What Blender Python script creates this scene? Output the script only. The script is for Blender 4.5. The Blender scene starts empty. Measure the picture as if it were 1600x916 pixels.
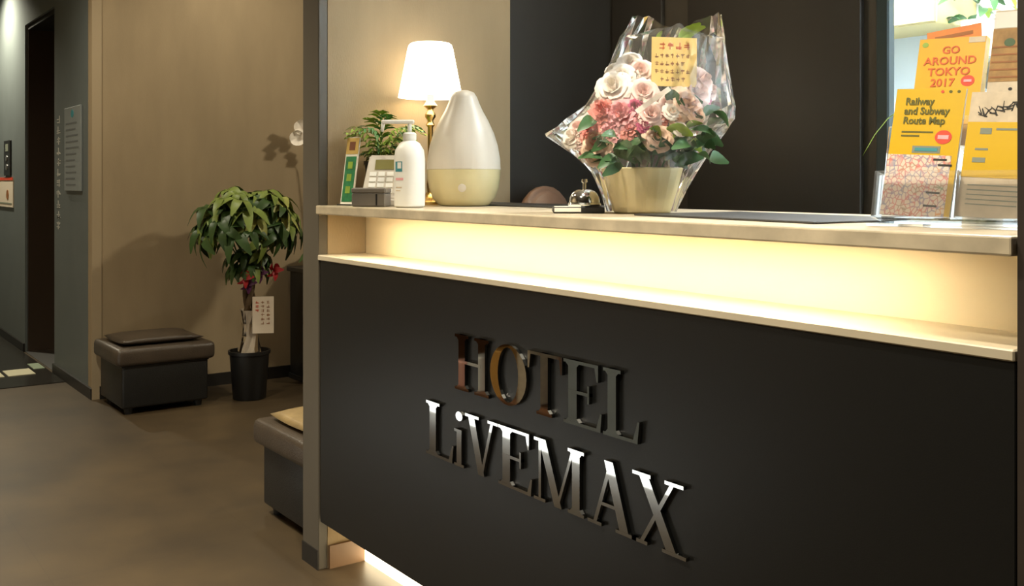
import bpy, bmesh, math, random
from mathutils import Vector, Matrix
random.seed(7)
S = bpy.context.scene
C = S.collection
PI = math.pi

# ------------------------------------------------------------------ camera
TH = math.radians(35.81)                 # angle between the view and the counter front
FPX, HOR = 1580.0, 284.0                 # focal length and horizon row in a 1600 x 916 frame
cam = bpy.data.cameras.new('camera')
cam.sensor_width = 36.0
cam.lens = FPX / 1600 * 36
cam.shift_y = -(458 - HOR) / 1600
cam.clip_start = 0.05
camo = bpy.data.objects.new('camera', cam); C.objects.link(camo)
camo.location = (0, 0, 1.1)
camo.rotation_euler = (PI / 2, 0, PI / 2 - TH)
S.camera = camo

# ------------------------------------------------------------------ world, exposure
W = bpy.data.worlds.new('world'); S.world = W; W.use_nodes = True
W.node_tree.nodes['Background'].inputs[0].default_value = (0.9, 0.85, 0.75, 1)
W.node_tree.nodes['Background'].inputs[1].default_value = 0.05
S.view_settings.view_transform = 'Standard'
S.view_settings.look = 'None'
S.view_settings.gamma = 1
S.view_settings.use_curve_mapping = False
S.view_settings.exposure = 0.0

# ceiling downlights: (x, y, z of ceiling, watts, colour, cone degrees)
WARM = (1.0, 0.90, 0.69)
DOWNLIGHTS = [(-1.1, -.2, 2.6, 175, WARM, 130), (-3.3, 0.3, 2.6, 215, WARM, 115), (-4.9, 0.45, 2.6, 74, WARM, 150),
              (-7.7, .95, 2.6, 215, (1, .92, .70), 140), (-3.0, 3.75, 2.6, 205, WARM, 125),
              (-1.2, 0.72, 2.6, 150, (1, .90, .73), 100), (-2.15, 1.75, 2.6, 36, (1, .87, .66), 130), (-4.85, 1.9, 2.6, 26, WARM, 150),  # last of this row: added to brighten the niche end wall
              (-.62, .98, 2.6, 8, (1, .91, .76), 110)]  # added to brighten the brochures

# ------------------------------------------------------------------ materials
def rgb(r, g, b):
    f = lambda c: ((c / 255 + .055) / 1.055) ** 2.4 if c > 10 else c / 255 / 12.92
    return (f(r), f(g), f(b), 1)

def mat(name, col, rough=.6, metal=0., noise=0., nscale=20., bump=0., bscale=80., spec=.5, emit=None, estr=0., aniso=(1, 1, 1), trans=0., alpha=1., sheen=0.):
    m = bpy.data.materials.new(name); m.use_nodes = True
    nt = m.node_tree; b = nt.nodes['Principled BSDF']
    b.inputs['Base Color'].default_value = col
    b.inputs['Roughness'].default_value = rough
    b.inputs['Metallic'].default_value = metal
    b.inputs['Specular IOR Level'].default_value = spec
    b.inputs['Transmission Weight'].default_value = trans
    if sheen: b.inputs['Sheen Weight'].default_value = sheen
    if emit: b.inputs['Emission Color'].default_value = emit; b.inputs['Emission Strength'].default_value = estr
    tc = nt.nodes.new('ShaderNodeTexCoord'); mp = nt.nodes.new('ShaderNodeMapping')
    mp.inputs['Scale'].default_value = aniso
    nt.links.new(tc.outputs['Object'], mp.inputs[0])
    if noise:
        n = nt.nodes.new('ShaderNodeTexNoise'); n.inputs['Scale'].default_value = nscale; n.inputs['Detail'].default_value = 5
        nt.links.new(mp.outputs[0], n.inputs['Vector'])
        r = nt.nodes.new('ShaderNodeValToRGB')
        r.color_ramp.elements[0].position = .3; r.color_ramp.elements[1].position = .7
        lo = [c * (1 - noise) for c in col[:3]] + [1]; hi = [min(1, c * (1 + noise)) for c in col[:3]] + [1]
        r.color_ramp.elements[0].color = lo; r.color_ramp.elements[1].color = hi
        nt.links.new(n.outputs['Fac'], r.inputs[0]); nt.links.new(r.outputs[0], b.inputs['Base Color'])
    if bump:
        n = nt.nodes.new('ShaderNodeTexNoise'); n.inputs['Scale'].default_value = bscale; n.inputs['Detail'].default_value = 3
        nt.links.new(mp.outputs[0], n.inputs['Vector'])
        bp = nt.nodes.new('ShaderNodeBump'); bp.inputs['Strength'].default_value = bump; bp.inputs['Distance'].default_value = .004
        nt.links.new(n.outputs['Fac'], bp.inputs['Height']); nt.links.new(bp.outputs[0], b.inputs['Normal'])
    return m

def film(name, col, fac, rough=.08):
    m = bpy.data.materials.new(name); m.use_nodes = True; nt = m.node_tree
    nt.nodes.remove(nt.nodes['Principled BSDF']); out = nt.nodes['Material Output']
    t = nt.nodes.new('ShaderNodeBsdfTransparent'); g = nt.nodes.new('ShaderNodeBsdfGlossy'); d = nt.nodes.new('ShaderNodeBsdfDiffuse')
    g.inputs['Roughness'].default_value = rough; g.inputs['Color'].default_value = (1, 1, 1, 1); d.inputs['Color'].default_value = col
    fr = nt.nodes.new('ShaderNodeFresnel'); fr.inputs['IOR'].default_value = 1.5
    m1 = nt.nodes.new('ShaderNodeMixShader'); m2 = nt.nodes.new('ShaderNodeMixShader')
    m1.inputs[0].default_value = fac
    nt.links.new(t.outputs[0], m1.inputs[1]); nt.links.new(d.outputs[0], m1.inputs[2])
    nt.links.new(fr.outputs[0], m2.inputs[0]); nt.links.new(m1.outputs[0], m2.inputs[1]); nt.links.new(g.outputs[0], m2.inputs[2])
    nt.links.new(m2.outputs[0], out.inputs['Surface'])
    return m

def emis(name, col, s):
    m = bpy.data.materials.new(name); m.use_nodes = True; nt = m.node_tree
    b = nt.nodes['Principled BSDF']; b.inputs['Base Color'].default_value = (col[0] * .8, col[1] * .8, col[2] * .8, 1)
    b.inputs['Emission Color'].default_value = (*col, 1); b.inputs['Emission Strength'].default_value = s
    return m

M = {}
M['wallpaper'] = mat('wallpaper', rgb(158, 140, 112), .75, noise=.07, nscale=9, bump=.12, bscale=300, aniso=(1, 1, .3), spec=.2)
M['grey'] = mat('grey_paint', rgb(104, 111, 111), .5, noise=.04, nscale=6, spec=.35)
M['post'] = mat('post_laminate', rgb(88, 82, 72), .45, noise=.05, nscale=5, spec=.35)
M['white_wall'] = mat('office_wall', rgb(214, 224, 228), .7)
M['ceiling'] = mat('ceiling_board', rgb(190, 182, 168), .8, noise=.03, nscale=5)
M['black_wall'] = mat('black_door_panel', rgb(48, 44, 38), .42, noise=.12, nscale=3, aniso=(1, 1, .2), spec=.4)
M['black_frame'] = mat('dark_frame', rgb(66, 60, 50), .5)
M['teal'] = mat('dark_teal_edge', rgb(38, 52, 52), .4)
M['corner'] = mat('corner_strip', rgb(165, 147, 118), .7)
M['dark_base'] = mat('dark_baseboard', rgb(30, 27, 24), .45)
M['brown_base'] = mat('brown_baseboard', rgb(120, 92, 66), .5)
M['right_wall'] = mat('dark_wall_finish', rgb(54, 46, 40), .45, noise=.06)
M['panel'] = mat('black_counter_front', rgb(17, 18, 18), .38, noise=.05, nscale=4, bump=.05, bscale=400, spec=.45)
M['ledge'] = mat('pale_laminate', rgb(196, 184, 160), .4, noise=.05, nscale=10)
M['band'] = mat('cream_backboard', rgb(244, 230, 200), .5)
M['led'] = emis('led_strip', (1.0, .84, .56), 60)
M['toe_led'] = emis('led_strip_floor', (1.0, .84, .54), 8)
M['chrome'] = mat('polished_steel', (.30, .30, .29, 1), .035, metal=1)
M['bell_chrome'] = mat('bell_chrome', (.8, .8, .78, 1), .12, metal=1)
M['leather'] = mat('dark_leatherette', rgb(24, 24, 23), .42, noise=.15, nscale=30, bump=.25, bscale=220, spec=.5)
M['lid_leather'] = mat('brown_leatherette', rgb(68, 58, 48), .4, noise=.15, nscale=14, bump=.3, bscale=180, spec=.55)
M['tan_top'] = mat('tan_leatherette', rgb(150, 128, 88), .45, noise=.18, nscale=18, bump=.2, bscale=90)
M['black_plastic'] = mat('black_plastic', rgb(26, 26, 26), .4)
M['mat_black'] = mat('black_desk_mat', rgb(52, 50, 48), .45, bump=.1, bscale=500)
M['white_plastic'] = mat('white_plastic', rgb(236, 234, 226), .35)
M['ceramic'] = mat('ivory_plastic', rgb(212, 204, 190), .35)
M['tank'] = mat('cloudy_tank', rgb(208, 196, 152), .25, noise=.04)
M['brass'] = mat('brass', (.62, .43, .16, 1), .25, metal=1)
M['shade'] = emis('lit_lamp_shade', (1.0, .90, .70), 4.6)
M['paper'] = mat('white_paper', rgb(236, 230, 216), .7)
M['steel'] = mat('brushed_steel', (.55, .55, .54, 1), .3, metal=1)
M['soil'] = mat('soil', rgb(46, 36, 26), .9, noise=.3, nscale=60)
M['trunk'] = mat('trunk_bark', rgb(92, 74, 50), .8, noise=.25, nscale=40, bump=.5, bscale=90)
M['leaf_a'] = mat('leaf_green', rgb(122, 140, 66), .42, noise=.2, nscale=12)
M['leaf_b'] = mat('leaf_dark', rgb(58, 84, 40), .42, noise=.2, nscale=12)
M['leaf_c'] = mat('leaf_light', rgb(164, 168, 92), .42, noise=.2, nscale=12)
M['fern'] = mat('fern_green', rgb(132, 160, 58), .5, noise=.2, nscale=25)
M['fern_dark'] = mat('fern_dark', rgb(62, 116, 54), .5, noise=.2, nscale=25)
M['fl_leaf'] = mat('bouquet_leaf', rgb(62, 98, 56), .45, noise=.25, nscale=30)
M['fl_lime'] = mat('bouquet_lime', rgb(140, 168, 62), .45, noise=.2, nscale=30)
M['rose_white'] = mat('petal_white', rgb(248, 240, 228), .6, noise=.05, nscale=40)
M['rose_pink'] = mat('petal_pink', rgb(240, 172, 176), .6, noise=.12, nscale=40)
M['rose_blush'] = mat('petal_blush', rgb(248, 218, 210), .6, noise=.08, nscale=40)
M['rose_coral'] = mat('petal_coral', rgb(236, 150, 138), .6, noise=.12, nscale=40)
M['rose_peach'] = mat('petal_peach', rgb(246, 210, 182), .6, noise=.1, nscale=40)
M['rose_magenta'] = mat('petal_magenta', rgb(184, 70, 110), .6, noise=.12, nscale=40)
M['pot_paper'] = mat('cream_pot_paper', rgb(236, 222, 172), .7, noise=.12, nscale=14, aniso=(1, 1, .2), bump=.4, bscale=40)
M['film'] = film('cellophane', (.9, .88, .82, 1), .05)
M['acrylic'] = film('clear_acrylic', (.85, .88, .88, 1), .06, .03)
M['wrap'] = film('clear_trunk_wrap', (.95, .82, .66, 1), .4)
M['yellow'] = mat('yellow_print', rgb(214, 172, 6), .35)
M['yellow2'] = mat('amber_print', rgb(226, 168, 30), .35)
M['card_yellow'] = mat('message_card_yellow', rgb(240, 206, 120), .6)
M['ink'] = mat('black_ink', rgb(40, 36, 30), .6)
M['ink_olive'] = mat('olive_ink', rgb(96, 92, 20), .6)
M['ink_red'] = mat('red_ink', rgb(214, 70, 40), .5)
M['ink_orange'] = mat('orange_ink', rgb(206, 92, 30), .5)
M['ink_brown'] = mat('brown_ink', rgb(150, 96, 50), .6)
M['ink_dark_brown'] = mat('dark_brown_ink', rgb(120, 66, 30), .6)
M['ink_grey'] = mat('grey_ink', rgb(130, 136, 120), .6)
M['ink_teal'] = mat('teal_ink', rgb(60, 140, 150), .5)
M['ink_green'] = mat('green_print', rgb(34, 118, 70), .5, noise=.3, nscale=60)
M['orange_print'] = mat('orange_print', rgb(214, 122, 44), .4, noise=.15, nscale=30)
M['brown_print'] = mat('brown_print', rgb(158, 118, 60), .5, noise=.3, nscale=50)
M['beige_print'] = mat('beige_print', rgb(206, 188, 160), .5, noise=.12, nscale=60)
M['gold'] = mat('gold_print', rgb(206, 172, 96), .4)
M['grey_box'] = mat('grey_plastic', rgb(104, 98, 90), .5, noise=.06)
M['olive_screen'] = mat('olive_display', rgb(128, 122, 74), .2)
M['red'] = mat('red_ribbon', rgb(170, 34, 40), .5)
M['purple'] = mat('purple_ribbon', rgb(86, 34, 78), .5)
M['pink_box'] = mat('pink_carton', rgb(230, 170, 150), .6)
M['amber_box'] = mat('amber_carton', rgb(206, 150, 70), .6)
M['wood'] = mat('brown_wood', rgb(104, 66, 36), .5, noise=.25, nscale=8, aniso=(1, 6, 6))
M['white_sheet'] = mat('white_notice', rgb(228, 214, 194), .6)
M['elev_door'] = mat('elevator_door_bronze', rgb(74, 60, 48), .35, metal=.4)
M['black_matte'] = mat('black_recess', rgb(16, 16, 15), .6)
M['granite'] = mat('dark_granite', rgb(44, 42, 38), .22, noise=.3, nscale=40)
M['pale_tile'] = mat('pale_floor_tile', rgb(214, 208, 178), .35)  # pale colours here stand for daylight mirrored in the granite
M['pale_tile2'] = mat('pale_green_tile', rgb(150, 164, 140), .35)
M['chair_brown'] = mat('brown_chair_leather', rgb(126, 98, 80), .5, noise=.1)
M['cream'] = mat('cream_cabinet', rgb(196, 180, 124), .5)
M['board'] = mat('directory_plate', rgb(140, 146, 146), .35, noise=.05)
M['glyph'] = mat('white_vinyl', rgb(210, 208, 200), .5)
M['dark_glyph'] = mat('grey_vinyl', rgb(104, 108, 110), .5)
M['ring'] = mat('white_trim_ring', rgb(230, 228, 222), .4)

# marble-like stone slab
m = mat('stone_slab', rgb(196, 182, 156), .3, noise=.22, nscale=14, aniso=(1, .5, 1), spec=.5); M['slab'] = m

# floor: worn brown vinyl in big tiles
m = bpy.data.materials.new('brown_floor_vinyl'); m.use_nodes = True; nt = m.node_tree; b = nt.nodes['Principled BSDF']
tc = nt.nodes.new('ShaderNodeTexCoord')
n1 = nt.nodes.new('ShaderNodeTexNoise'); n1.inputs['Scale'].default_value = 2.2; n1.inputs['Detail'].default_value = 7; n1.inputs['Roughness'].default_value = .6
nt.links.new(tc.outputs['Object'], n1.inputs['Vector'])
r1 = nt.nodes.new('ShaderNodeValToRGB'); r1.color_ramp.elements[0].position = .32; r1.color_ramp.elements[1].position = .72
r1.color_ramp.elements[0].color = rgb(60, 50, 37); r1.color_ramp.elements[1].color = rgb(86, 71, 49)
nt.links.new(n1.outputs['Fac'], r1.inputs[0])
bk = nt.nodes.new('ShaderNodeTexBrick'); bk.offset = 0; bk.inputs['Scale'].default_value = 1.0
bk.inputs['Brick Width'].default_value = .6; bk.inputs['Row Height'].default_value = .6; bk.inputs['Mortar Size'].default_value = .0015
bk.inputs['Color1'].default_value = (1, 1, 1, 1); bk.inputs['Color2'].default_value = (.88, .88, .9, 1); bk.inputs['Mortar'].default_value = (.8, .8, .8, 1)
nt.links.new(tc.outputs['Object'], bk.inputs['Vector'])
mx = nt.nodes.new('ShaderNodeMixRGB'); mx.blend_type = 'MULTIPLY'; mx.inputs[0].default_value = 1
nt.links.new(r1.outputs[0], mx.inputs[1]); nt.links.new(bk.outputs['Color'], mx.inputs[2]); nt.links.new(mx.outputs[0], b.inputs['Base Color'])
b.inputs['Roughness'].default_value = .42
M['floor'] = m

# the printed rail map: a pale sheet with fine coloured lines
m = bpy.data.materials.new('printed_rail_map'); m.use_nodes = True; nt = m.node_tree; b = nt.nodes['Principled BSDF']
tc = nt.nodes.new('ShaderNodeTexCoord')
mp = nt.nodes.new('ShaderNodeMapping'); mp.inputs['Scale'].default_value = (1, 1, .8); nt.links.new(tc.outputs['Object'], mp.inputs[0])
vo = nt.nodes.new('ShaderNodeTexVoronoi'); vo.feature = 'DISTANCE_TO_EDGE'; vo.inputs['Scale'].default_value = 150
nt.links.new(mp.outputs[0], vo.inputs['Vector'])
rr = nt.nodes.new('ShaderNodeValToRGB'); rr.color_ramp.elements[0].position = .0; rr.color_ramp.elements[1].position = .14
rr.color_ramp.elements[0].color = (1, 1, 1, 1); rr.color_ramp.elements[1].color = (0, 0, 0, 1)
nt.links.new(vo.outputs['Distance'], rr.inputs[0])
nz = nt.nodes.new('ShaderNodeTexNoise'); nz.inputs['Scale'].default_value = 45; nt.links.new(mp.outputs[0], nz.inputs['Vector'])
rc = nt.nodes.new('ShaderNodeValToRGB'); cr = rc.color_ramp
cr.elements[0].position = .3; cr.elements[0].color = rgb(120, 160, 120); cr.elements[1].position = .7; cr.elements[1].color = rgb(230, 150, 60)
e = cr.elements.new(.45); e.color = rgb(220, 110, 100); e = cr.elements.new(.58); e.color = rgb(130, 140, 170)
nt.links.new(nz.outputs['Fac'], rc.inputs[0])
mx = nt.nodes.new('ShaderNodeMixRGB'); mx.inputs[1].default_value = rgb(230, 212, 194)
nt.links.new(rr.outputs[0], mx.inputs[0]); nt.links.new(rc.outputs[0], mx.inputs[2]); nt.links.new(mx.outputs[0], b.inputs['Base Color'])
b.inputs['Roughness'].default_value = .35
M['railmap'] = m

# ------------------------------------------------------------------ helpers
def link(name, me, m, parent=None, loc=None, rot=None):
    o = bpy.data.objects.new(name, me); C.objects.link(o)
    if m is not None and not me.materials: me.materials.append(m)
    if parent: o.parent = parent
    if loc is not None: o.location = loc
    if rot is not None: o.rotation_euler = rot
    return o

def tomesh(bm, name, smooth=False):
    bmesh.ops.recalc_face_normals(bm, faces=bm.faces)
    me = bpy.data.meshes.new(name); bm.to_mesh(me); bm.free()
    if smooth:
        for p in me.polygons: p.use_smooth = True
    return me

def add_box(bm, lo, hi, mtx=None):
    vs = [bm.verts.new((x, y, z)) for x in (lo[0], hi[0]) for y in (lo[1], hi[1]) for z in (lo[2], hi[2])]
    if mtx is not None:
        for v in vs: v.co = mtx @ v.co
    for f in ((0, 1, 3, 2), (4, 6, 7, 5), (0, 4, 5, 1), (2, 3, 7, 6), (0, 2, 6, 4), (1, 5, 7, 3)):
        bm.faces.new([vs[i] for i in f])
    return vs

def box(name, lo, hi, m, parent=None, bev=0., seg=2, boxes=None, mtx=None, smooth=None):
    bm = bmesh.new()
    for a, b_ in (boxes or [(lo, hi)]): add_box(bm, a, b_, mtx)
    if bev:
        bmesh.ops.bevel(bm, geom=list(bm.edges), offset=bev, segments=seg, profile=.5, affect='EDGES')
    return link(name, tomesh(bm, name, smooth if smooth is not None else False), m, parent)

def lathe_bm(bm, prof, n=32, cx=0, cy=0, cap=True):
    rings = []
    for r, z in prof:
        rings.append([bm.verts.new((cx + r * math.cos(2 * PI * k / n), cy + r * math.sin(2 * PI * k / n), z)) for k in range(n)])
    for a, b_ in zip(rings, rings[1:]):
        for k in range(n): bm.faces.new((a[k], a[(k + 1) % n], b_[(k + 1) % n], b_[k]))
    if cap:
        bm.faces.new(rings[0]); bm.faces.new(rings[-1])

def lathe(name, prof, m, parent=None, n=32, loc=None, cap=True, rot=None):
    bm = bmesh.new(); lathe_bm(bm, prof, n, cap=cap)
    me = tomesh(bm, name, True)
    o = link(name, me, m, parent, loc, rot)
    try: me.set_sharp_from_angle(angle=math.radians(45))
    except Exception: pass
    return o

def tube_bm(bm, pts, rad, n=8):
    pts = [Vector(p) for p in pts]; rings = []
    for i, p in enumerate(pts):
        d = (pts[min(i + 1, len(pts) - 1)] - pts[max(i - 1, 0)]).normalized()
        u = d.cross(Vector((0, 0, 1)));  u = u.normalized() if u.length > .05 else Vector((1, 0, 0))
        v = d.cross(u).normalized(); r = rad[i] if isinstance(rad, (list, tuple)) else rad
        rings.append([bm.verts.new(p + u * r * math.cos(2 * PI * k / n) + v * r * math.sin(2 * PI * k / n)) for k in range(n)])
    for a, b_ in zip(rings, rings[1:]):
        for k in range(n): bm.faces.new((a[k], a[(k + 1) % n], b_[(k + 1) % n], b_[k]))
    bm.faces.new(rings[0]); bm.faces.new(rings[-1])

def tube(name, pts, rad, m, parent=None, n=8):
    bm = bmesh.new(); tube_bm(bm, pts, rad, n)
    return link(name, tomesh(bm, name, True), m, parent)

def prism_bm(bm, poly, d0, d1, plane='xz'):
    """extrude a 2-D outline; xz: outline in x,z, depth along y"""
    P = (lambda u, v, d: (u, d, v)) if plane == 'xz' else (lambda u, v, d: (u, v, d))
    a = [bm.verts.new(P(u, v, d0)) for u, v in poly]; b_ = [bm.verts.new(P(u, v, d1)) for u, v in poly]
    bm.faces.new(a); bm.faces.new(list(reversed(b_)))
    n = len(poly)
    for k in range(n): bm.faces.new((a[k], b_[k], b_[(k + 1) % n], a[(k + 1) % n]))

def prisms(name, polys, d0, d1, m, parent=None, plane='xz', step=0.):
    bm = bmesh.new()
    for k, p in enumerate(polys): prism_bm(bm, p, d0 - step * k, d1, plane)
    return link(name, tomesh(bm, name), m, parent)

def thing(name, label, cat, loc=(0, 0, 0), rz=0., group=None):
    o = bpy.data.objects.new(name, None); C.objects.link(o); o.empty_display_size = .05
    o.location = loc; o.rotation_euler = (0, 0, rz); o['label'] = label; o['category'] = cat
    if group: o['group'] = group
    return o

def tag(o, label, cat, group=None):
    o['label'] = label; o['category'] = cat
    if group: o['group'] = group
    return o

def struct(o, label=None, cat=None):
    o['kind'] = 'structure'
    if label: o['label'] = label
    if cat: o['category'] = cat
    return o

def text(name, s, size, m, parent, loc, rot=(PI / 2, 0, 0), align='LEFT', sx=1., ext=.0004, bold=0.):
    cu = bpy.data.curves.new(name, 'FONT'); cu.body = s; cu.size = size; cu.extrude = ext; cu.align_x = align; cu.offset = bold
    cu.resolution_u = 3
    t = bpy.data.objects.new(name + '_tmp', cu); C.objects.link(t)
    dg = bpy.context.evaluated_depsgraph_get(); dg.update()
    me = bpy.data.meshes.new_from_object(t.evaluated_get(dg)); me.name = name
    bpy.data.objects.remove(t); bpy.data.curves.remove(cu)
    me.materials.clear()
    o = link(name, me, m, parent, loc, rot); o.scale = (sx, 1, 1)
    return o

def glyph_polys(n, w, h, gap, rng):
    """unreadable writing: clusters of short strokes in n cells"""
    out = []
    for i in range(n):
        x0 = i * (w + gap)
        for k in range(rng.randint(2, 3)):
            z = h * (.1 + .8 * rng.random()); t = h * .13
            a = x0 + w * .1 * rng.random(); b_ = x0 + w * (.75 + .25 * rng.random())
            out.append([(a, z - t / 2), (b_, z - t / 2), (b_, z + t / 2), (a, z + t / 2)])
        x = x0 + w * (.3 + .4 * rng.random()); t = w * .14
        out.append([(x - t / 2, 0), (x + t / 2, 0), (x + t / 2, h), (x - t / 2, h)])
    return out

RZ = PI / 2 - TH          # turns local +x to the photograph's right
YP = 1.23                 # plane of the counter front
CT = 1.033                # counter top height
H2 = 2.6                  # ceiling

# ------------------------------------------------------------------ the setting
struct(box('floor', (-9.4, -2.8, -.1), (2.4, 4.4, 0), M['floor']))
struct(box('ceiling', (-9.4, -2.8, H2), (2.4, 4.4, H2 + .1), M['ceiling']))
XL, XR = -2.64, -.644     # clear width of the reception opening
# elevator wall, with the door opening left free
wl = struct(box('wall_left', 0, 0, M['grey'], boxes=[((-6.263, 1.27, 0), (-5.47, 1.37, H2)), ((-9.3, 1.27, 0), (-7.134, 1.37, H2)), ((-7.134, 1.27, 2.11), (-6.263, 1.37, H2))]))
struct(box('wall_niche_end', (-5.47, 1.27, 0), (-5.37, 4.2, H2), M['wallpaper']))
struct(box('wall_niche_back', (-5.37, 4.1, 0), (-2.747, 4.2, H2), M['wallpaper']))
struct(box('wall_partition', (-2.747, 1.258, 0), (-2.70, 4.2, H2), M['wallpaper']))
struct(box('wall_reception_side', (-2.70, 1.258, 0), (XL, 1.897, H2), M['wallpaper']))
struct(box('wall_staff_side', (-2.70, 1.897, 0), (-2.655, 2.35, H2), M['black_wall']))
struct(box('trim_1', (-2.747, YP, 0), (XL, 1.258, H2), M['post'], bev=.002, seg=1))
struct(box('trim_2', (-5.372, 1.264, 0), (-5.366, 1.31, H2), M['corner']))
struct(box('baseboard_left', 0, 0, M['dark_base'], boxes=[((-6.263, 1.258, 0), (-5.37, 1.27, .055)), ((-9.2, 1.258, 0), (-7.134, 1.27, .055))]))
struct(box('baseboard_niche', (-5.37, 1.30, 0), (-5.357, 4.1, .065), M['dark_base']))
struct(box('baseboard_partition', (-2.747, YP - .003, 0), (XL, YP, .055), M['dark_base']))
struct(box('baseboard_reception', (XL, YP + .03, 0), (XL + .01, 1.39, .065), M['brown_base']))
struct(box('wall_right', (XR, YP, 0), (2.3, 1.33, H2), M['right_wall']))
struct(box('wall_staff_right', (-.6, 1.33, 0), (-.5, 4.2, H2), M['white_wall']))
struct(box('wall_office_back', (-2.70, 3.8, 0), (-.6, 3.9, H2), M['white_wall']))
struct(box('wall_office_left', (-2.70, 2.35, 0), (-2.66, 3.8, H2), M['white_wall']))
# black back wall of tall panels, its frame and the dark teal edge at the office opening
bw = struct(box('wall_back', (-2.655, 2.352, 0), (-1.60, 2.37, H2), M['black_frame']))
def pnl(a, b_): box('panel', (a, 2.335, .02), (b_, 2.352, H2 - .02), M['black_wall'], bw, bev=.003, seg=1)
pnl(-2.645, -2.40); pnl(-2.285, -1.645)
box('edge_post', (-1.60, 2.335, 0), (-1.562, 2.365, H2 - .001), M['teal'], bw, bev=.004, seg=1)
# the lobby behind the camera (seen only as reflections)
struct(box('wall_opposite', (-9.3, -.51, 0), (-2.3, -.41, H2), M['wallpaper']))
struct(box('wall_return', (-2.4, -2.7, 0), (-2.3, -.51, H2), M['wallpaper']))
struct(box('wall_rear', (-2.3, -2.8, 0), (2.3, -2.7, H2), M['wallpaper']))
struct(box('wall_lobby_right', (2.3, -2.8, 0), (2.4, 1.33, H2), M['grey']))
struct(box('wall_hall_end', (-9.4, -.6, 0), (-9.3, 1.37, H2), M['grey']))

# elevator door
d = bpy.data.objects.new('door_1', None); C.objects.link(d); d.location = (-6.7, 1.5, 0); struct(d)
X0, X1 = -7.134 + 6.7, -6.263 + 6.7
for i, (a, b_) in enumerate(((X0, 0), (0, X1))):
    box('door_leaf', (a + .002, .01, .012), (b_ - .002, .05, 2.108), M['elev_door'], d, bev=.003, seg=1)
box('jamb', (X0, -.215, 0), (X0 + .03, .01, 2.11), M['elev_door'], d); box('jamb', (X1 - .03, -.215, 0), (X1, .01, 2.11), M['black_matte'], d)
box('header', (X0 + .03, -.215, 2.08), (X1 - .03, .01, 2.11), M['black_matte'], d)
box('sill', (X0 + .03, -.23, 0), (X1 - .03, .01, .006), M['steel'], d)

# dark granite strip in front of the elevator, with reflected daylight painted as pale patches
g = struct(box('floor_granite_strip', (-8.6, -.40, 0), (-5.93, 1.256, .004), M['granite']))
def refl(x0, x1, y0, y1, mm): box('tile', (x0, y0, .004), (x1, y1, .007), M[mm], g)
refl(-6.46, -6.26, 1.03, 1.17, 'pale_tile'); refl(-6.46, -6.26, .86, 1.01, 'pale_tile'); refl(-6.62, -6.42, 1.19, 1.25, 'pale_tile2'); refl(-6.46, -6.26, .69, .84, 'pale_tile')

# ------------------------------------------------------------------ downlights
for i, (x, y, z, w, col, cone) in enumerate(DOWNLIGHTS):
    where = ['over the lobby near the counter', 'over the lobby by the partition post', 'over the lobby before the niche', 'beside the elevator door',
             'deep in the waiting niche', 'just before the flower arrangement', 'over the table lamp', 'above the far ottoman', 'just before the brochure rack'][i]
    t = thing('ceiling_downlight', 'round recessed ceiling downlight ' + where, 'downlight', (x, y, z), 0, 'recessed ceiling downlights')
    bm = bmesh.new(); lathe_bm(bm, [(.06, -.001), (.06, -.008), (.045, -.010), (.042, -.004), (.042, -.001)], 28, cap=False)
    link('trim_ring', tomesh(bm, 'trim_ring', True), M['ring'], t)
    lathe('lens', [(.041, -.003), (.04, -.005)], emis('downlight_lens_%d' % i, col, 6), t, 28)
    L = bpy.data.lights.new('downlight_lamp', 'SPOT'); L.energy = w; L.color = col; L.spot_size = math.radians(cone); L.spot_blend = .8; L.shadow_soft_size = .05
    lo = bpy.data.objects.new('lamp_beam', L); C.objects.link(lo); lo.parent = t; lo.location = (0, 0, -.03)
    if i == 4:
        L.shadow_soft_size = .14
        lo.rotation_euler = Vector((2.1, 1.75, 1.55)).to_track_quat('Z', 'Y').to_euler()
t = thing('office_ceiling_light', 'long white office ceiling light in the bright back room', 'ceiling light', (-1.75, 2.62, H2))
box('housing', (-.6, -.09, -.03), (.6, .09, -.0005), M['white_plastic'], t)
box('diffuser', (-.58, -.08, -.045), (.58, .08, -.0302), emis('office_tube', (.92, .97, 1), 330), t)

# ------------------------------------------------------------------ reception counter
t = thing('reception_counter', 'black reception counter front with glowing band and pale ledge', 'counter', (XL, YP, 0))
CW = XR - XL
box('front_panel', (.012, 0, .14), (CW - .002, .03, .878), M['panel'], t, bev=.0015, seg=1)
box('ledge', (.002, -.004, .878), (CW - .002, .15, .893), M['ledge'], t, bev=.002, seg=1)
box('light_band', (.003, .148, .893), (CW - .002, .165, 1.008), M['band'], t)
box('led_strip', (.16, .010, 1.0073), (CW - .2, .03, 1.0079), M['led'], t)
box('carcass', (.003, .17, .14), (CW - .003, .55, 1.007), M['panel'], t)
box('toe_kick', (.012, .163, .0), (CW - .003, .19, .139), M['ledge'], t)
box('toe_light', (.012, .14, .001), (CW - .02, .162, .05), M['toe_led'], t)
box('underside', (.012, .0302, .125), (CW - .003, .17, .139), M['ledge'], t)
o = box('countertop', (XL + .002, YP - .01, 1.008), (XR - .002, 1.80, CT), M['slab'], bev=.003, seg=2)
tag(o, 'pale grey-beige stone countertop on the reception counter', 'countertop')

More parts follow.
